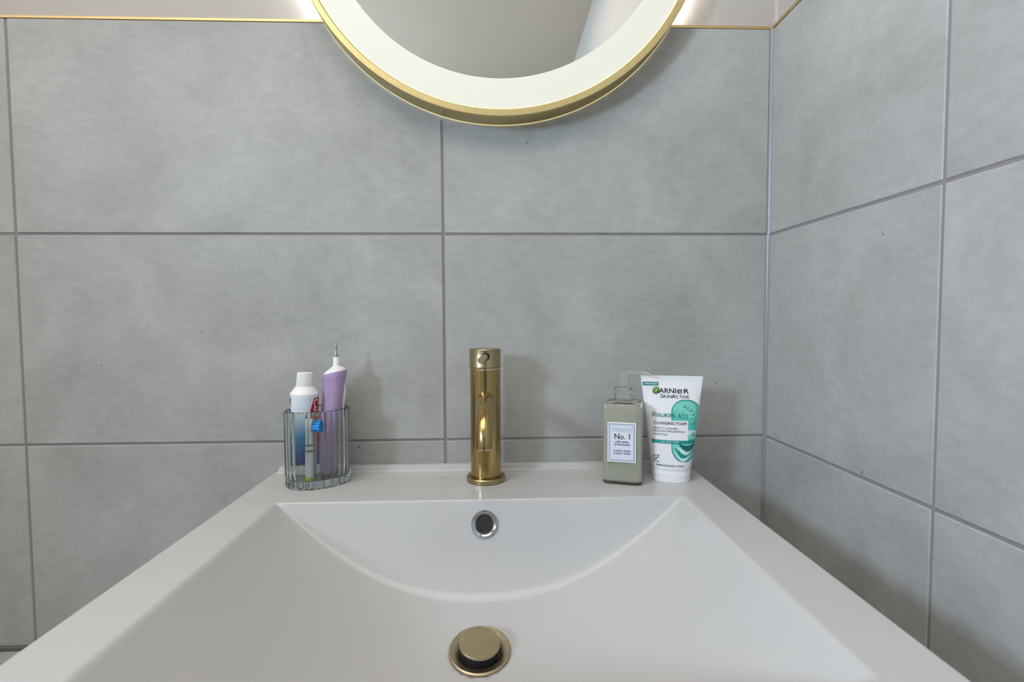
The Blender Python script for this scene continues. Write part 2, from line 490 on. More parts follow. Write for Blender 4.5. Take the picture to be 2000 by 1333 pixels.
# ------------------------------------------------------------------ pop-up waste
dy_ = -0.240
zl = (basin_z(DRX, dy_ + 0.034) + basin_z(DRX, dy_ - 0.034)) / 2
dz_ = DZ + zl
slope = (basin_z(DRX, dy_ + 0.034) - basin_z(DRX, dy_ - 0.034)) / 0.068
dn = Vector((0.0, -slope, 1)).normalized()
waste = empty('sink_drain', (-0.4249, dy_, dz_))
tag(waste, 'round dull brass pop-up drain with raised stopper in the bowl floor', 'drain')
fd = axis_frame((-0.4249, dy_, dz_ + 0.0004), dn)
V, Fc = lathe([(0.0, -0.006), (0.0311, -0.0060), (0.0313, 0.0002), (0.0313, 0.0016), (0.0300, 0.0026), (0.0268, 0.0018), (0.0225, -0.0002), (0.020, -0.0036), (0.0, -0.0038)], 64, fd, False, False)
rel(mesh_obj('flange', V, Fc, M_waste, None, smooth=40), waste)
fs = axis_frame(Vector((-0.4249, dy_, dz_)) + dn * 0.0 + Vector((-0.0003, -0.0030, 0)), dn + Vector((0.03, -0.015, 0)))
V, Fc = lathe([(0.0, -0.004), (0.0188, -0.004), (0.0198, 0.0), (0.0203, 0.0055), (0.0199, 0.0105), (0.0, 0.0105)], 64, fs, False, False)
seal = rel(mesh_obj('stopper_seal', V, Fc, M_rubber, None, smooth=40), waste); seal['label'] = 'black rubber stopper seal'
V, Fc = lathe([(0.0, 0.0100), (0.0198, 0.0102), (0.0206, 0.0108), (0.0206, 0.0122), (0.0200, 0.0130), (0.0, 0.0132)], 64, fs, False, False)
rel(mesh_obj('stopper_cap', V, Fc, M_waste, None, smooth=40), waste)

# ------------------------------------------------------------------ tap
TX, TY = -0.4210, -0.0550
tap = empty('basin_tap', (TX, TY, DZ))
tag(tap, 'brushed brass cylindrical mixer tap with curved spout on the basin deck', 'tap')
def lz(name, prof, mat, n=64, sm=35, c0=True, c1=True):
    V, Fc = lathe(prof, n, None, c0, c1)
    return mesh_obj(name, V, Fc, mat, tap, smooth=sm)
lz('base_flange', [(0.0255, 0.0), (0.0266, 0.0008), (0.0266, 0.0058), (0.0256, 0.0070), (0.0212, 0.0070), (0.0208, 0.0066)], M_cap)
lz('tap_body', [(0.0202, 0.0060), (0.0202, 0.0085), (0.0208, 0.0092), (0.0208, 0.1535), (0.0200, 0.1545)], M_tap)
lz('neck_ring', [(0.0206, 0.1540), (0.0209, 0.1545), (0.0209, 0.1558), (0.0204, 0.1560)], plain('bright_brass', (0.74, 0.66, 0.48), 0.16, metal=1.0))
cap_ = lz('control_cap', [(0.0205, 0.1560), (0.0214, 0.1565), (0.0215, 0.1590), (0.02125, 0.1594), (0.02125, 0.1805), (0.0206, 0.1814), (0.0, 0.1816)], M_cap, 64, 35, True, False)
# lever pin and its hole rim
l0 = Vector((0.0016, -0.018, 0.1722)); l1 = Vector((-0.0048, -0.0490, 0.1690))
d = (l1 - l0).normalized()
fl = axis_frame(l0, d)
L_ = (l1 - l0).length
V, Fc = lathe([(0.0052, 0.0), (0.0052, 0.0047), (0.0044, 0.0049)], 32, fl)
mesh_obj('lever_socket', V, Fc, M_rubber, cap_, smooth=40)
V, Fc = lathe([(0.0042, 0.002), (0.0042, L_ - 0.0006), (0.0037, L_), (0.0, L_)], 32, fl, True, False)
mesh_obj('lever', V, Fc, brass_material('pale_brass', (0.60, 0.52, 0.34), 0.30, (1, 1, 1), 0.08), cap_, smooth=40)
# spout
path = []
P0, P1, P2 = Vector((0, -0.012, 0.1165)), Vector((0.0002, -0.107, 0.1225)), Vector((0.0004, -0.1075, 0.0705))
for i in range(33):
    t = i / 32
    # ease of a horizontal pipe that bends down
    path.append((1 - t) ** 2 * P0 + 2 * t * (1 - t) * P1 + t * t * P2)
V, Fc = tube(path, 0.0097, 40)
spout = mesh_obj('spout', V, Fc, M_tap, tap, smooth=40)
end, ed = path[-1], (path[-1] - path[-2]).normalized()
fe = axis_frame(end - ed * 0.001, ed)
V, Fc = lathe([(0.0098, -0.001), (0.0098, 0.0006), (0.0080, 0.0010), (0.0078, -0.0006), (0.0, -0.0006)], 40, fe, False, False)
mesh_obj('spout_aerator', V, Fc, plain('brass_lip', (0.62, 0.55, 0.42), 0.2, metal=1.0), spout, smooth=40)

# ------------------------------------------------------------------ round lit mirror
MR = 0.2875
MX, MZ = -0.3990, 0.1558 + MR
MD = 0.0345
mir = empty('round_mirror', (MX, 0.0, MZ))
tag(mir, 'round brushed gold framed mirror with a glowing frosted ring, hung on the tiles', 'mirror')
Fm = Matrix(((1, 0, 0, 0), (0, 0, -1, 0), (0, 1, 0, 0), (0, 0, 0, 1)))   # local z -> -y (towards the room)
def mlathe(name, prof, mat, n=160, sm=30, closed=False, c0=False, c1=False, parent=mir):
    V, Fc = lathe(prof, n, Fm, c0, c1, closed)
    return mesh_obj(name, V, Fc, mat, parent, smooth=sm)
RW = 0.0098
mlathe('frame', [(MR, 0.0016), (MR, MD - 0.0010), (MR - 0.0010, MD), (MR - RW + 0.0014, MD), (MR - RW, MD - 0.0012), (MR - RW, 0.0016)], M_frame, closed=True)
mlathe('rear_painted_glow', [(MR - 0.003, 0.0005), (MR + 0.0003, 0.0005), (MR + 0.0003, 0.0018), (MR - 0.003, 0.0018)], M_painted_glow, closed=True)  # glowing ring stands in for the yellow backlight glow at the wall
RI = MR - RW - 0.0425
mlathe('inner_painted_reflection', [(MR - RW - 0.0013, MD - 0.0032), (MR - RW - 0.0013, MD - 0.0022), (MR - RW, MD - 0.0022), (MR - RW, MD - 0.0032)], M_painted_glow, closed=True)  # glowing ring stands in for the lit diffuser edge mirrored in the brass
mlathe('light_ring', [(RI, MD - 0.0036), (RI + 0.0008, MD - 0.0030), (MR - RW - 0.0010, MD - 0.0030), (MR - RW - 0.0002, MD - 0.0024), (MR - RW - 0.0002, MD - 0.0060), (RI, MD - 0.0060)], M_ring, closed=True)
mlathe('mirror_glass', [(0.0, MD - 0.0034), (RI - 0.0002, MD - 0.0034), (RI - 0.0002, MD - 0.0060), (0.0, MD - 0.0060)], M_mirror, sm=False)
mlathe('back_plate', [(0.0, 0.0150), (MR - RW - 0.0004, 0.0150), (MR - RW - 0.0004, 0.0130), (0.0, 0.0130)], M_dark, sm=False)
# halo strip behind the mirror (lights the recessed paint above the tiling)
mlathe('halo_strip', [(MR - 0.030, 0.0012), (MR - 0.030, 0.0110), (MR - 0.034, 0.0110), (MR - 0.034, 0.0012)], M_back, closed=True)
mlathe('hanging_bracket', [(0.06, -0.0088), (0.07, -0.0088), (0.07, 0.0132), (0.06, 0.0132)], M_dark, n=48, closed=True)

# ------------------------------------------------------------------ ribbed oval glass
CX, CY, CA, CB, CT = -0.6482, -0.0560, 0.0420, 0.0312, math.radians(25)
CH = 0.1020
cup = empty('glass_tumbler', (CX, CY, DZ), CT)
tag(cup, 'clear ribbed oval glass tumbler holding toothpaste and brushes on the basin corner', 'tumbler')
NF, SUB = 22, 8
# equal arc length around the ellipse
def ellipse_pts(a, b, n):
    fine = 4000; L = [0.0]; P = [(a, 0.0)]
    for i in range(1, fine + 1):
        t = 2 * PI * i / fine; p = (a * math.cos(t), b * math.sin(t))
        L.append(L[-1] + math.dist(p, P[-1])); P.append(p)
    out = []; k = 0
    for i in range(n):
        s = L[-1] * i / n
        while L[k + 1] < s: k += 1
        t = 2 * PI * (k + (s - L[k]) / (L[k + 1] - L[k])) / fine
        nx_, ny_ = math.cos(t) / a, math.sin(t) / b; l = math.hypot(nx_, ny_)
        out.append((a * math.cos(t), b * math.sin(t), nx_ / l, ny_ / l))
    return out
EP = ellipse_pts(CA, CB, NF * SUB)
def ering(off, z, flute=0.0):
    r = []
    for i, (x, y, nx_, ny_) in enumerate(EP):
        t = (i % SUB) / SUB
        o = off - flute * math.sin(PI * t)
        r.append((x + nx_ * o, y + ny_ * o, z))
    return r
FL = 0.0019
rings = [ering(-0.006, 0.0012), ering(-0.004, 0.0), ering(-0.0015, 0.0004), ering(-0.0004, 0.002, FL * .6), ering(0, 0.005, FL)]
rings += [ering(0, 0.005 + (CH - 0.008) * k / 6, FL) for k in range(1, 7)]
rings += [ering(-0.0006, CH - 0.0008, FL * .7), ering(-0.0018, CH, FL * .2), ering(-0.0034, CH - 0.0008), ering(-0.0040, CH - 0.003)]
rings += [ering(-0.0042, CH - 0.003 - (CH - 0.016) * k / 6) for k in range(1, 7)]
rings += [ering(-0.0055, 0.0105), ering(-0.009, 0.0095)]
V, Fc = loft(rings)
mesh_obj('ribbed_glass', V, Fc, glass_material('tumbler_glass', (0.86, 0.92, 0.89), 1.5), cup, smooth=28)

def oriented(name, base, top, xhint=(1, 0, 0)):
    """an Empty at BASE whose local z runs to TOP"""
    o = bpy.data.objects.new(name, None); o.empty_display_size = 0.02; COL.objects.link(o)
    m = axis_frame(base, Vector(top) - Vector(base), xhint)
    o.matrix_world = m
    return o, (Vector(top) - Vector(base)).length

def decal(name, surf, V2, F2, mat, parent, maxlen=None):
    """flat print laid on a surface: SURF(u, v) gives the 3-D point"""
    bm = bmesh.new()
    vs = [bm.verts.new((x, y, 0)) for x, y in V2]
    for f in F2:
        try: bm.faces.new([vs[i] for i in f])
        except ValueError: pass
    if maxlen:
        bmesh.ops.triangulate(bm, faces=bm.faces)
        for _ in range(7):
            ed = [e for e in bm.edges if e.calc_length() > maxlen]
            if not ed: break
            bmesh.ops.subdivide_edges(bm, edges=ed, cuts=1)
            bmesh.ops.triangulate(bm, faces=bm.faces)
    for v in bm.verts: v.co = Vector(surf(v.co.x, v.co.y))
    me = bpy.data.meshes.new(name); bm.to_mesh(me); bm.free()
    return link(name, me, mat, parent)

# ------------------------------------------------------------------ toothpaste tube in the glass
FLZ = DZ + 0.0100
M_white = plain('white_plastic', srgb(236, 236, 238), 0.35, noise=0.01)
M_cream = plain('cream_plastic', srgb(226, 226, 215), 0.4)
paste, PL = oriented('toothpaste_tube', (-0.6680, -0.0590, FLZ + 0.0005), (-0.6632, -0.0570, -0.1940), (0.92, 0.39, 0))
tag(paste, 'white and blue toothpaste tube standing cap up in the ribbed glass', 'toothpaste')
PB = PL - 0.0295                         # body length up to the shoulder
def p_w(h):
    t = min(1, max(0, h / PB)); return 0.0150 + (0.0180 - 0.0150) * t
def p_d(h):
    t = min(1, max(0, (h - 0.006) / (PB * 0.95))); return 0.0010 + 0.0172 * (1 - (1 - t) ** 1.7)
def p_ring(h, k=1.0, n=48): return [(p_w(h) * k * math.cos(2 * PI * j / n), p_d(h) * k * math.sin(2 * PI * j / n), h) for j in range(n)]
m, nt, b = new_mat('toothpaste_print')
tc = nt.nodes.new('ShaderNodeTexCoord'); sp = nt.nodes.new('ShaderNodeSeparateXYZ')
mr = nt.nodes.new('ShaderNodeMapRange'); mr.inputs[1].default_value = 0.0; mr.inputs[2].default_value = PB
cr = nt.nodes.new('ShaderNodeValToRGB'); e = cr.color_ramp.elements
e[0].position = 0.0; e[0].color = srgb(232, 234, 238)
e[1].position = 1.0; e[1].color = srgb(222, 229, 240)
for pos, c in ((0.13, srgb(232, 234, 238)), (0.145, srgb(22, 52, 112)), (0.30, srgb(24, 82, 160)), (0.50, srgb(70, 150, 215)), (0.66, srgb(190, 214, 236)), (0.76, srgb(218, 226, 238))):
    x = e.new(pos); x.color = c
nt.links.new(tc.outputs['Object'], sp.inputs[0]); nt.links.new(sp.outputs['Z'], mr.inputs[0]); nt.links.new(mr.outputs[0], cr.inputs[0])
nt.links.new(cr.outputs[0], b.inputs['Base Color']); b.inputs['Roughness'].default_value = 0.3
M_paste = m
V, Fc = loft([p_ring(h) for h in [0, 0.003, 0.008] + [0.008 + (PB - 0.008) * k / 16 for k in range(1, 17)]])
mesh_obj('tube_body', V, Fc, M_paste, paste, smooth=40)
V, Fc = lathe([(0.0181, PB - 0.0004), (0.0183, PB + 0.0014), (0.0175, PB + 0.0030), (0.0118, PB + 0.0104), (0.0098, PB + 0.0116)], 48)
mesh_obj('tube_shoulder', V, Fc, M_white, paste, smooth=40)
ribs = []
for r, h in ((0.0104, PB + 0.0112), (0.0106, PB + 0.0120), (0.0094, PL - 0.0008), (0.0088, PL)):
    ribs.append([((r + (0.0003 if j % 2 else 0)) * math.cos(2 * PI * j / 80), (r + (0.0003 if j % 2 else 0)) * math.sin(2 * PI * j / 80), h) for j in range(80)])
V, Fc = loft(ribs)
mesh_obj('screw_cap', V, Fc, M_white, paste, smooth=20)
M_red = plain('red_print', srgb(176, 12, 24), 0.3)
M_ink_w = plain('white_print', srgb(240, 240, 242), 0.4)
M_green = plain('green_print', srgb(30, 110, 50), 0.4)
M_navy = plain('navy_print', srgb(28, 52, 110), 0.4)
def p_surf(off):
    # u: angle from the face (local -y), v: height
    def f(a, h):
        w, d = p_w(h) + off, p_d(h) + off
        return (w * math.sin(a), -d * math.cos(a), h)
    return f
def grid2(u0, u1, v0, v1, nu, nv, fn=None):
    V2 = []; F2 = []
    for j in range(nv + 1):
        for i in range(nu + 1):
            u, v = u0 + (u1 - u0) * i / nu, v0 + (v1 - v0) * j / nv
            V2.append(fn(i / nu, j / nv) if fn else (u, v))
    for j in range(nv):
        for i in range(nu):
            a = j * (nu + 1) + i; F2.append((a, a + 1, a + nu + 2, a + nu + 1))
    return V2, F2
def red_edge(i, j):
    h = 0.030 + (PB - 0.0035 - 0.030) * j
    left = 0.44 + 0.34 * (1 - min(1, j * 1.35)) ** 2 - 0.12 * max(0, 1 - abs(j - 0.55) / 0.45) + 0.22 * max(0, j - 0.80) / 0.2
    right = 1.85 - 0.80 * (1 - min(1, j * 1.6)) ** 2
    return (left + (right - left) * i, h)
V2, F2 = grid2(0, 1, 0, 1, 14, 24, red_edge)
decal('red_panel', p_surf(0.00025), V2, F2, M_red, paste)
Vt, Ft, wt = text_mesh('Colgate', 0.0096, 0.008, 1.0)
V2 = [(0.70 + (y - 0.001) / 0.0182, PB - 0.0050 - x) for x, y in Vt]
decal('brand_lettering', p_surf(0.0005), V2, Ft, M_ink_w, paste, 0.6)
V2, F2 = grid2(-1.6, -1.18, PB - 0.020, PB - 0.006, 6, 4, lambda i, j: (-1.70 + (0.52 - 0.28 * (1 - j)) * i, PB - 0.016 + 0.012 * j))
decal('green_mark', p_surf(0.0003), V2, F2, M_green, paste)
Vt, Ft, wt = text_mesh('WHITENING', 0.0042, 0.02)
V2 = [(-1.40 + y / 0.0190, PB - 0.0200 - x) for x, y in Vt]
decal('side_lettering', p_surf(0.0004), V2, Ft, M_navy, paste)

# ------------------------------------------------------------------ electric toothbrush handle
M_lav = plain('lavender_rubber', srgb(176, 150, 190), 0.45, noise=0.03, nscale=60)
M_lavd = plain('lavender_dimple', srgb(122, 96, 142), 0.6)
hb = Vector((-0.6380, -0.0500, FLZ + 0.0005)); ht = Vector((-0.6280, -0.0400, -0.1865))
brush, HL = oriented('electric_toothbrush', hb, ht, (1, 0.1, 0))
tag(brush, 'lavender electric toothbrush handle without its brush head leaning in the ribbed glass', 'toothbrush')
def h_prof(h):
    """(x centre, half width, half depth) along the handle"""
    t = h / 0.152
    pts = [(0, 0.0138), (0.04, 0.0150), (0.35, 0.0146), (0.62, 0.0138), (0.80, 0.0146), (0.92, 0.0160), (1.0, 0.0166)]
    for (a, ra), (b_, rb) in zip(pts, pts[1:]):
        if t <= b_ or b_ == 1.0:
            k = (t - a) / (b_ - a); k = max(0, min(1, k)); r = ra + (rb - ra) * (k * k * (3 - 2 * k)); break
    xc = 0.0010 * math.sin(PI * min(1, t)) * 0
    return xc, r, r * 0.96
HB = 0.1400     # rubber sleeve height at the mid axis; its top edge is slanted
def h_pt(a, h, off=0.0):
    xc, w, d_ = h_prof(h)
    sl = 0.0
    if h > HB * 0.80:
        sl = (h - HB * 0.80) / (HB * 0.20) * 0.0045
    x = xc + (w + off) * math.sin(a); y = -(d_ + off) * math.cos(a)
    return (x, y, h + sl * math.sin(a))
n = 56
V, Fc = loft([[h_pt(2 * PI * j / n, h, o) for j in range(n)] for h, o in [(0.0, -0.0020), (0.0008, -0.0006), (0.003, 0)] + [(0.003 + (HB - 0.0055) * k / 26, 0) for k in range(1, 27)] + [(HB - 0.0008, -0.0004), (HB, -0.0016)]])
mesh_obj('rubber_grip', V, Fc, M_lav, brush, smooth=40)
# white collar, post and steel shaft
zc = HB
def ring_at(k, h, sl): return [(k * math.sin(2 * PI * j / n) + 0.0015 * (1 - sl), -k * 0.96 * math.cos(2 * PI * j / n), h + 0.0045 * sl * math.sin(2 * PI * j / n)) for j in range(n)]
V, Fc = loft([ring_at(0.0152, zc - 0.0012, 1), ring_at(0.0150, zc + 0.0004, 1), ring_at(0.0110, zc + 0.0040, .7), ring_at(0.0066, zc + 0.0066, .3), ring_at(0.0050, zc + 0.0082, 0.1)])
mesh_obj('collar', V, Fc, M_white, brush, smooth=50)
pm = axis_frame((0.0015, 0, zc + 0.0070), (-0.07, -0.02, 1))
V, Fc = lathe([(0.0050, 0.0), (0.0044, 0.0012), (0.0042, 0.0125), (0.0039, 0.0134)], 28, pm)
mesh_obj('post', V, Fc, M_white, brush, smooth=40)
M_steel = plain('steel', (0.42, 0.41, 0.39), 0.25, metal=1.0)
V, Fc = lathe([(0.0017, 0.012), (0.0017, 0.0200), (0.0013, 0.0215), (0.0013, 0.0255), (0.0015, 0.0300), (0.0009, 0.0320)], 20, pm)
shaft = mesh_obj('steel_shaft', V, Fc, M_steel, brush, smooth=40)
pm2 = pm @ Matrix.Translation((0.0024, -0.0004, 0))
V, Fc = lathe([(0.0010, 0.012), (0.0010, 0.0172), (0.0005, 0.0180)], 12, pm2)
mesh_obj('shaft_pin', V, Fc, M_steel, shaft)
# dimples of the grip: rows of small dark pits, joined
V, Fc = [], []
for j in range(34):
    h = 0.052 + j * 0.0026
    for i in range(-8, 9):
        a = (i + 0.5 * (j % 2)) * 0.185 - 0.10
        if h > HB - 0.006 or abs(a) > 1.25: continue
        if abs(a - 0.12) < 0.17 and j > 12: continue
        b0 = len(V); c = len(V)
        for k in range(6):
            q = 2 * PI * k / 6
            V.append(h_pt(a + 0.00048 / 0.0145 * math.cos(q), h + 0.00062 * math.sin(q), 0.00012))
        Fc.append(tuple(range(b0, b0 + 6)))
dm = mesh_obj('grip_dimples', V, Fc, M_lavd, brush); dm['kind'] = 'stuff'
# white back panel with its switch bulge
V2, F2 = grid2(0, 1, 0, 1, 10, 40, lambda i, j: (1.32 + 1.5 * i, 0.012 + 0.118 * j))
def back_surf(a, h):
    j = (h - 0.012) / 0.118; i = (a - 1.32) / 1.5
    e_ = max(0.0, min(1, 8 * min(j, 1 - j, i * 1.5, (1 - i) * 1.5)))
    bulge = 0.0016 * math.exp(-((j - 0.80) / 0.14) ** 2) + 0.0004
    return h_pt(a, h, -0.0003 + e_ * (0.0005 + bulge))
decal('back_panel', back_surf, V2, F2, M_cream, brush)
bp_ = bpy.data.objects[[o.name for o in brush.children if o.name.startswith('back_panel')][0]]
bp_.data.polygons.foreach_set('use_smooth', [True] * len(bp_.data.polygons))

# ------------------------------------------------------------------ loose brush head
head, KL = oriented('toothbrush_head', (-0.6520, -0.0780, FLZ + 0.0004), (-0.6500, -0.0770, -0.2540), (1, 0.1, 0))
tag(head, 'small white replacement brush head with blue bristles and yellow ring inside the glass', 'brush head')
V, Fc = lathe([(0.0048, 0.0), (0.0054, 0.0006), (0.0054, 0.0042), (0.0050, 0.0046)], 28)
o = mesh_obj('colour_ring', V, Fc, plain('yellow_ring', srgb(206, 190, 40), 0.4), head, smooth=40); o['label'] = 'yellow identification ring'
V, Fc = loft([[(r * math.cos(2 * PI * j / 28), r * .9 * math.sin(2 * PI * j / 28), h) for j in range(28)] for r, h in
              ((0.0049, 0.0040), (0.0052, 0.010), (0.0050, 0.028), (0.0046, 0.045), (0.0043, 0.058), (0.0045, 0.064), (0.0040, KL - 0.0015), (0.0028, KL))])
mesh_obj('neck', V, Fc, M_white, head, smooth=40)
fh = axis_frame((0.001, -0.001, KL - 0.0085), (0.96, -0.30, 0.04))
V, Fc = lathe([(0.0060, 0.000), (0.0066, 0.0006), (0.0066, 0.0040), (0.0058, 0.0046)], 28, fh)
mesh_obj('head_disc', V, Fc, M_white, head, smooth=40)
M_bris = plain('blue_bristles', srgb(20, 140, 214), 0.5, noise=0.15, nscale=900)
V, Fc = [], []
for q in [(0, 0)] + [(0.0024 * math.cos(k * PI / 3), 0.0024 * math.sin(k * PI / 3)) for k in range(6)] + [(0.0048 * math.cos(k * PI / 6), 0.0048 * math.sin(k * PI / 6)) for k in range(12)]:
    v_, f_ = lathe([(0.0017, 0.0044), (0.0018, 0.0150 + 0.0006 * random.random())], 8, fh @ Matrix.Translation((q[0] * 1.25, q[1] * 1.25, 0)))
    b0 = len(V); V += v_; Fc += [tuple(b0 + i for i in f) for f in f_]
br = mesh_obj('bristles', V, Fc, M_bris, head); br['kind'] = 'stuff'
for hz in (0.046, 0.0385):
    V, Fc = lathe([(0.0049, hz), (0.0050, hz + 0.0004), (0.0050, hz + 0.0026), (0.0049, hz + 0.003)], 28)
    mesh_obj('grey_band', V, Fc, plain('grey_band', srgb(150, 146, 132), 0.5), head, smooth=40)

# ------------------------------------------------------------------ pump bottle
bt = empty('soap_bottle', (-0.2330, -0.0650, DZ), math.radians(-18))
tag(bt, 'square pump bottle of pale green hand wash with a white label', 'bottle')
def rrect(hx, hy, r, z, n=6):
    out = []
    for cx, cy, a0 in ((hx - r, hy - r, 0), (-hx + r, hy - r, PI / 2), (-hx + r, -hy + r, PI), (hx - r, -hy + r, 1.5 * PI)):
        for k in range(n + 1):
            a = a0 + PI / 2 * k / n
            out.append((cx + r * math.cos(a), cy + r * math.sin(a), z))
    return out
BHW, BHD, BH = 0.0262, 0.0235, 0.1100
outer = [rrect(BHW - 0.005, BHD - 0.005, 0.004, 0.0006), rrect(BHW - 0.003, BHD - 0.003, 0.005, 0.0), rrect(BHW - 0.0012, BHD - 0.0012, 0.005, 0.0014), rrect(BHW - 0.0008, BHD - 0.0008, 0.0055, 0.004),
         rrect(BHW, BHD, 0.0055, BH - 0.008), rrect(BHW - 0.0004, BHD - 0.0004, 0.0055, BH - 0.004), rrect(BHW - 0.0018, BHD - 0.0018, 0.006, BH - 0.0018), rrect(BHW - 0.005, BHD - 0.005, 0.007, BH - 0.0004),
         rrect(0.0120, 0.0120, 0.0119, BH + 0.0012), rrect(0.0096, 0.0096, 0.0095, BH + 0.002), rrect(0.0092, 0.0092, 0.0091, BH + 0.010),
         rrect(0.0076, 0.0076, 0.0075, BH + 0.010), rrect(0.0076, 0.0076, 0.0075, BH + 0.001), rrect(0.0110, 0.0110, 0.0109, BH - 0.0012),
         rrect(BHW - 0.0042, BHD - 0.0042, 0.006, BH - 0.0026), rrect(BHW - 0.0026, BHD - 0.0026, 0.005, BH - 0.005), rrect(BHW - 0.0022, BHD - 0.0022, 0.005, BH - 0.010),
         rrect(BHW - 0.0030, BHD - 0.0030, 0.005, 0.006), rrect(BHW - 0.005, BHD - 0.005, 0.005, 0.0040)]
V, Fc = loft(outer)
mesh_obj('glass_body', V, Fc, glass_material('bottle_glass', (0.97, 0.985, 0.965), 1.46, 0.03), bt, smooth=40)
m, nt, b = new_mat('hand_wash')
b.inputs['Base Color'].default_value = (0.86, 0.87, 0.76, 1)
b.inputs['Roughness'].default_value = 0.45
b.inputs['Transmission Weight'].default_value = 0.30
b.inputs['IOR'].default_value = 1.34
M_liq = m
q = 0.0004
LT = BH - 0.0058
V, Fc = loft([rrect(BHW - 0.0048, BHD - 0.0048, 0.005, 0.0036), rrect(BHW - 0.0026, BHD - 0.0026, 0.005, 0.0058), rrect(BHW - 0.0019, BHD - 0.0019, 0.005, LT - 0.0005), rrect(BHW - 0.0021, BHD - 0.0021, 0.005, LT)])
mesh_obj('hand_wash', V, Fc, M_liq, bt, smooth=40)
def milky(name, col, trans, ior, rough):
    m, nt, b = new_mat(name)
    b.inputs['Base Color'].default_value = (*col, 1); b.inputs['Roughness'].default_value = rough
    b.inputs['IOR'].default_value = ior; b.inputs['Transmission Weight'].default_value = trans
    return m
M_clear = milky('clear_plastic', (0.95, 0.96, 0.96), 0.93, 1.22, 0.10)
collar_p = []
for r, h in ((0.0123, BH + 0.0030), (0.0125, BH + 0.0034), (0.0125, BH + 0.0130), (0.0119, BH + 0.0138), (0.0119, BH + 0.0146), (0.0125, BH + 0.0150), (0.0125, BH + 0.0168), (0.0117, BH + 0.0180), (0.0060, BH + 0.0192)):
    collar_p.append([(r * math.cos(2 * PI * j / 60), r * math.sin(2 * PI * j / 60), h) for j in range(60)])
V, Fc = loft(collar_p)
pump = mesh_obj('pump_collar', V, Fc, M_clear, bt, smooth=35)
V, Fc = lathe([(0.0056, BH + 0.0190), (0.0056, BH + 0.0305), (0.0060, BH + 0.0315), (0.0060, BH + 0.0370), (0.0066, BH + 0.0378), (0.0066, BH + 0.0402), (0.0050, BH + 0.0412)], 36)
mesh_obj('pump_head', V, Fc, M_clear, bt, smooth=35)
npth = []
for i in range(17):
    t = i / 16
    npth.append((0.004 + 0.0300 * t, 0.0015 * t, BH + 0.0392 - 0.0036 * t * t * t))
V, Fc = tube(npth, [0.0026 - 0.0009 * i / 16 for i in range(17)], 18)
mesh_obj('nozzle', V, Fc, M_clear, bt, smooth=40)
V, Fc = lathe([(0.0022, 0.008), (0.0022, BH + 0.003)], 16, None)
mesh_obj('dip_tube', V, Fc, M_clear, bt, smooth=40)
# label
def flat_surf(off):
    return lambda u, v: (u, -(BHD - 0.0008 + 0.0008 * v / BH) - off, v)
M_lab = plain('label_paper', srgb(216, 222, 236), 0.55, noise=0.008)
M_labrim = plain('label_white', srgb(240, 241, 245), 0.5)
M_ink = plain('black_ink', (0.012, 0.014, 0.022), 0.5)
M_grey = plain('grey_ink', srgb(150, 156, 172), 0.5)
M_line = plain('blue_grey_ink', srgb(128, 138, 158), 0.5)
lx0, lx1, lz0, lz1 = -0.0190, 0.0178, 0.0312, 0.0842
def rect2(x0, x1, y0, y1): return [(x0, y0), (x1, y0), (x1, y1), (x0, y1)], [(0, 1, 2, 3)]
def frame2(x0, x1, y0, y1, t):
    V2 = [(x0, y0), (x1, y0), (x1, y1), (x0, y1), (x0 + t, y0 + t), (x1 - t, y0 + t), (x1 - t, y1 - t), (x0 + t, y1 - t)]
    return V2, [(0, 1, 5, 4), (1, 2, 6, 5), (2, 3, 7, 6), (3, 0, 4, 7)]
lab = box('label', (lx0, -BHD - 0.0003, lz0), (lx1, -BHD + 0.0010, lz1), M_labrim, bt)
V2, F2 = rect2(lx0 + 0.0016, lx1 - 0.0016, lz0 + 0.0016, lz1 - 0.0016)
decal('label_field', flat_surf(0.0010), V2, F2, M_lab, lab)
V2, F2 = frame2(lx0 + 0.0016, lx1 - 0.0016, lz0 + 0.0016, lz1 - 0.0016, 0.0007)
decal('label_border', flat_surf(0.0012), V2, F2, M_line, lab)
V2, F2 = frame2(lx0 + 0.0032, lx1 - 0.0032, lz0 + 0.0032, lz1 - 0.0032, 0.0003)
decal('label_border', flat_surf(0.0012), V2, F2, M_line, lab)
lh = lz1 - lz0
def lab_text(s, frac, size, mat, width=None, bold=0.0, spacing=1.0):
    Vt, Ft, wt = text_mesh(s, size, bold, 1.0, spacing)
    k = (width / wt) if width else 1.0
    V2 = [((x - wt / 2) * k, lz1 - frac * lh + y) for x, y in Vt]
    decal('label_lettering', flat_surf(0.0013), V2, Ft, mat, lab)
lab_text('HOTEL COLLECTION', 0.185, 0.0019, M_grey, 0.0255, 0.0)
V2, F2 = rect2(-0.0125, 0.0125, lz1 - 0.222 * lh, lz1 - 0.216 * lh); decal('label_rule', flat_surf(0.0012), V2, F2, M_line, lab)
lab_text('No. 1', 0.415, 0.0073, M_ink, 0.0200, 0.006)
V2 = [(0.0096, lz1 - 0.415 * lh + 0.0073), (0.0096, lz1 - 0.415 * lh + 0.0064), (0.0080, lz1 - 0.415 * lh + 0.0060), (0.0080, lz1 - 0.415 * lh + 0.0067)]
decal('label_lettering', flat_surf(0.0013), V2, [(0, 1, 2, 3)], M_ink, lab)
lab_text('LIME, BASIL', 0.508, 0.0024, M_ink, 0.0178, 0.012)
lab_text('& MANDARIN', 0.578, 0.0024, M_ink, 0.0200, 0.012)
lab_text('LUXURY HAND', 0.735, 0.0024, M_ink, 0.0222, 0.012)
lab_text('& BODY WASH', 0.802, 0.0024, M_ink, 0.0216, 0.012)

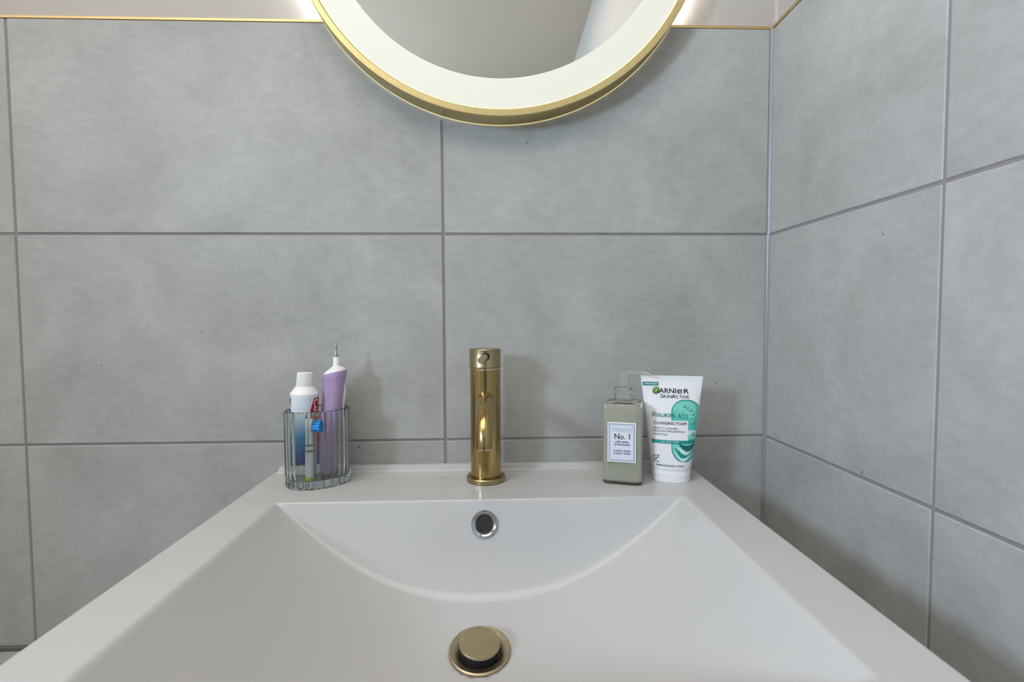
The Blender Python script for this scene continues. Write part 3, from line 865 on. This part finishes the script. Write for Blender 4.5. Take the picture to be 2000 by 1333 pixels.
# ------------------------------------------------------------------ face wash tube
gt = empty('cleanser_tube', (-0.1668, -0.0645, DZ), math.radians(-15))
tag(gt, 'white and turquoise squeeze tube of cleansing foam standing on its flat cap', 'tube')
GH = 0.1430
G0 = 0.0185          # cap height
def g_w(h):
    t = min(1, max(0, (h - G0) / (GH - G0)))
    return 0.0262 + (0.0408 - 0.0262) * t ** 0.85
def g_d(h):
    t = min(1, max(0, (h - G0) / (GH - 0.008 - G0)))
    return 0.0190 * (1 - t ** 1.5) + 0.0009
def g_ring(h, k=1.0, n=64, dw=0.0):
    r = []
    for j in range(n):
        a = 2 * PI * j / n
        c, s = math.cos(a), math.sin(a)
        e_ = 0.85
        r.append(((g_w(h) * k + dw) * math.copysign(abs(c) ** e_, c), (g_d(h) * k + dw) * math.copysign(abs(s) ** e_, s), h))
    return r
M_gw = plain('white_tube_plastic', srgb(232, 232, 236), 0.32, noise=0.008)
V, Fc = loft([g_ring(G0 + (GH - 0.008 - G0) * k / 24) for k in range(25)] + [g_ring(GH - 0.004), g_ring(GH)])
mesh_obj('tube_body', V, Fc, M_gw, gt, smooth=40)
def cap_ring(h, k): return [(0.0258 * k * math.copysign(abs(math.cos(a)) ** .85, math.cos(a)), 0.0186 * k * math.copysign(abs(math.sin(a)) ** .85, math.sin(a)), h) for a in [2 * PI * j / 64 for j in range(64)]]
V, Fc = loft([cap_ring(0, 0.93), cap_ring(0.0006, 0.955), cap_ring(0.0078, 0.985), cap_ring(0.0081, 0.95), cap_ring(0.0089, 0.95), cap_ring(0.0092, 0.99), cap_ring(0.0176, 1.0), cap_ring(0.0182, 0.985), cap_ring(0.0186, 0.95)])
mesh_obj('flip_cap', V, Fc, M_white, gt, smooth=30)

def g_surf(off):
    def f(x, h):
        w, d_ = g_w(h), g_d(h)
        x = max(-0.965 * w, min(0.965 * w, x))
        c = max(-0.985, min(0.985, x / w))
        a = math.acos(min(1, abs(c)) ** (1 / 0.85))
        y = -d_ * math.sin(a) ** 0.85
        return (x, y - off, h)
    return f
# artwork coordinates: a 848 x 1333 drawing of the tube face
def gx(px, py): return (px - 437 + (py - 700) * 0.0) * 0.0001135
def gh(px, py):
    s = 0.045 + py / 1300 * 0.035
    return max(0.019, (1308 - (py - s * (px - 437))) * (GH / 1262))
def g_decal(name, pts, faces, mat, off, maxlen=0.0025, parent=None):
    V2 = [(gx(*p), gh(*p)) for p in pts]
    return decal(name, g_surf(off), V2, faces, mat, parent or gt, maxlen)
def g_poly(name, pts, mat, off, maxlen=0.0025): return g_decal(name, pts, [tuple(range(len(pts)))], mat, off, maxlen)
def g_text(name, s, x0, x1, base, cap, mat, off=0.0008, bold=0.0):
    """X0..X1 px, baseline at X0 (slanted with the face), capital height in px"""
    Vt, Ft, wt = text_mesh(s, 1.0, bold)
    k = (x1 - x0) / wt
    sl = 0.045 + base / 1300 * 0.035
    pts = [(x0 + x * k, base - y * cap + sl * (x * k)) for x, y in Vt]
    return g_decal(name, pts, Ft, mat, off, 0.0025)
def sl_at(py): return 0.045 + py / 1300 * 0.035
def band(x0, x1, y0, y1, at=437):
    return [(x0, y0 + sl_at(y0) * (x0 - x0)), (x1, y0 + sl_at(y0) * (x1 - x0)), (x1, y1 + sl_at(y1) * (x1 - x0)), (x0, y1)]
M_teal = plain('teal_print', srgb(20, 140, 138), 0.35)
M_teald = plain('dark_teal_print', srgb(8, 104, 100), 0.35)
M_aqua = plain('aqua_print', srgb(120, 204, 190), 0.35, noise=0.25, nscale=140)
M_aqual = plain('pale_aqua_print', srgb(196, 230, 224), 0.35, noise=0.06, nscale=200)
M_gel = plain('gel_print', srgb(84, 186, 172), 0.35, noise=0.22, nscale=70)
def rpill(x0, y0, x1, y1, rt, rb, n=14):
    pts = []
    for cx, cy, a0, r in ((x1 - rt, y0 + rt, -PI / 2, rt), (x1 - rb, y1 - rb, 0, rb), (x0 + rb, y1 - rb, PI / 2, rb), (x0 + rt, y0 + rt, PI, rt)):
        for k in range(n + 1):
            a = a0 + PI / 2 * k / n
            x, y = cx + r * math.cos(a), cy + r * math.sin(a)
            pts.append((x, y + 0.05 * (x - x0)))
    return pts
def taper(pts):   # the drawing narrows with the tube
    return [(437 + (x - 437) * (1.0 - max(0, (y - 560)) * 0.00028), y) for x, y in pts]
g_poly('gel_capsule', taper(rpill(430, 324, 770, 1052, 152, 164)), M_teal, 0.00022)
g_poly('gel_capsule_fill', taper(rpill(440, 336, 758, 700, 142, 20)), M_gel, 0.00032)
g_poly('gel_capsule_light', taper(rpill(456, 346, 716, 540, 96, 70)), M_aqua, 0.00042)
g_poly('gel_capsule_light', taper(rpill(610, 690, 752, 742, 8, 8)), M_aqual, 0.00042)
g_poly('gel_capsule_light', taper(rpill(610, 742, 752, 800, 8, 20)), M_aqua, 0.00042)
g_poly('gel_capsule_fill', taper(rpill(442, 800, 752, 1040, 30, 152)), M_aqua, 0.00032)
def lens(x0, x1, yt, yb, sag_t, sag_b, n=20):
    top = [(x0 + (x1 - x0) * k / n, yt + sag_t * math.sin(PI * k / n)) for k in range(n + 1)]
    bot = [(x0 + (x1 - x0) * k / n, yb + sag_b * math.sin(PI * k / n)) for k in range(n, -1, -1)]
    return taper([(x, y + 0.05 * (x - x0)) for x, y in top + bot])
g_poly('gel_shade', lens(468, 738, 880, 884, 60, 150), M_teal, 0.00042)
g_poly('gel_shine', lens(492, 730, 872, 876, 40, 96), M_aqual, 0.00052)
g_poly('gel_shade', lens(520, 748, 835, 850, 30, 84), M_teald, 0.00058)
g_poly('gel_shine', lens(470, 700, 930, 936, 80, 112), M_aqual, 0.00052)
for (x, y, r) in ((580, 405, 20), (612, 428, 14), (650, 452, 22), (676, 500, 20), (676, 600, 24), (560, 488, 15), (480, 470, 9), (715, 480, 10), (690, 738, 20), (470, 900, 8), (640, 990, 10)):
    c = [(x + r * math.cos(2 * PI * k / 14), y + r * 1.05 * math.sin(2 * PI * k / 14)) for k in range(14)]
    g_poly('droplet', taper(c), M_teald, 0.00052)
    c = [(x - r * .12 + r * .78 * math.cos(2 * PI * k / 14), y - r * .18 + r * .8 * math.sin(2 * PI * k / 14)) for k in range(14)]
    g_poly('droplet', taper(c), M_aqua, 0.00058)
# white text panel and teal bands
g_poly('text_panel', band(205, 620, 556, 792), M_gw, 0.00062)
g_poly('teal_band', band(210, 720, 783, 822), M_teal, 0.00066)
g_poly('teal_band', band(90, 286, 106, 150), M_teal, 0.00045)
g_text('lettering', 'WHIP FOAM', 128, 268, 139, 20, M_ink_w, 0.0008, 0.01)
# round leaf emblem behind the first letter
em = [(256 + 44 * math.cos(2 * PI * k / 28), 213 + 46 * math.sin(2 * PI * k / 28)) for k in range(28)]
g_poly('emblem', em, plain('leaf_green', srgb(92, 140, 52), 0.35), 0.00045)
em = [(248 + 30 * math.cos(2 * PI * k / 28), 203 + 31 * math.sin(2 * PI * k / 28)) for k in range(28)]
g_poly('emblem_shine', em, plain('leaf_light', srgb(156, 190, 84), 0.35), 0.00052)
g_text('brand_lettering', 'GARNI', 228, 486, 240, 58, M_ink, 0.0008, 0.01); g_text('brand_lettering', 'e', 498, 556, 254, 76, M_ink, 0.0008, 0.01); g_text('brand_lettering', 'R', 574, 632, 258, 58, M_ink, 0.0008, 0.01)
g_text('brand_lettering', 'S', 306, 336, 300, 44, M_ink); g_text('brand_lettering', 'KIN', 341, 438, 302, 36, M_ink)
g_text('brand_lettering', 'A', 436, 482, 308, 46, M_ink); g_text('brand_lettering', 'CTIVE', 484, 634, 311, 36, M_ink)
g_text('lettering', 'H', 212, 246, 516, 60, M_teal, 0.0009, 0.02); g_text('lettering', 'YALURONIC', 250, 486, 520, 44, M_teal, 0.0009, 0.02)
g_text('lettering', 'A', 498, 538, 541, 56, M_teal, 0.0009, 0.02); g_text('lettering', 'LOE', 540, 622, 544, 44, M_teal, 0.0009, 0.02)
g_text('lettering', 'CLEANSING FOAM', 230, 604, 606, 34, M_ink, 0.0009, 0.018)
g_text('lettering', 'GENTLY CLEANSES,', 228, 508, 660, 22, M_ink, 0.0009, 0.004)
g_text('lettering', 'REMOVES IMPURITIES &', 228, 576, 694, 22, M_ink, 0.0009, 0.004)
g_text('lettering', 'SMOOTHS', 228, 384, 732, 22, M_ink, 0.0009, 0.004)
g_text('lettering', 'ALL SKIN TYPES', 312, 510, 818, 19, M_aqual, 0.0009, 0.01)
g_text('lettering', 'DERMATOLOGICALLY TESTED', 258, 574, 1092, 19, M_ink, 0.0008, 0.02)
g_text('lettering', 'FSC mix', 224, 290, 1048, 16, M_ink, 0.0008, 0.02)
def stroke(pts, w):
    L_, R_ = [], []
    for i, (x, y) in enumerate(pts):
        x0, y0 = pts[max(0, i - 1)]; x1, y1 = pts[min(len(pts) - 1, i + 1)]
        dx, dy = x1 - x0, y1 - y0; l = math.hypot(dx, dy) or 1
        L_.append((x - dy / l * w, y + dx / l * w)); R_.append((x + dy / l * w, y - dx / l * w))
    n_ = len(pts); V2 = L_ + R_
    return V2, [(i, i + 1, n_ + i + 1, n_ + i) for i in range(n_ - 1)]
V2, F2 = stroke([(228, 1000), (226, 980), (236, 972), (244, 978), (258, 970), (276, 972), (290, 968)], 3); g_decal('leaf_mark', V2, F2, M_ink, 0.0008)
V2, F2 = stroke([(230, 1004), (240, 1022), (256, 1026), (262, 1008), (278, 994), (288, 976)], 3); g_decal('leaf_mark', V2, F2, M_ink, 0.0008)
V2, F2 = stroke([(246, 988), (258, 1000), (250, 1012)], 3); g_decal('leaf_mark', V2, F2, M_ink, 0.0008)
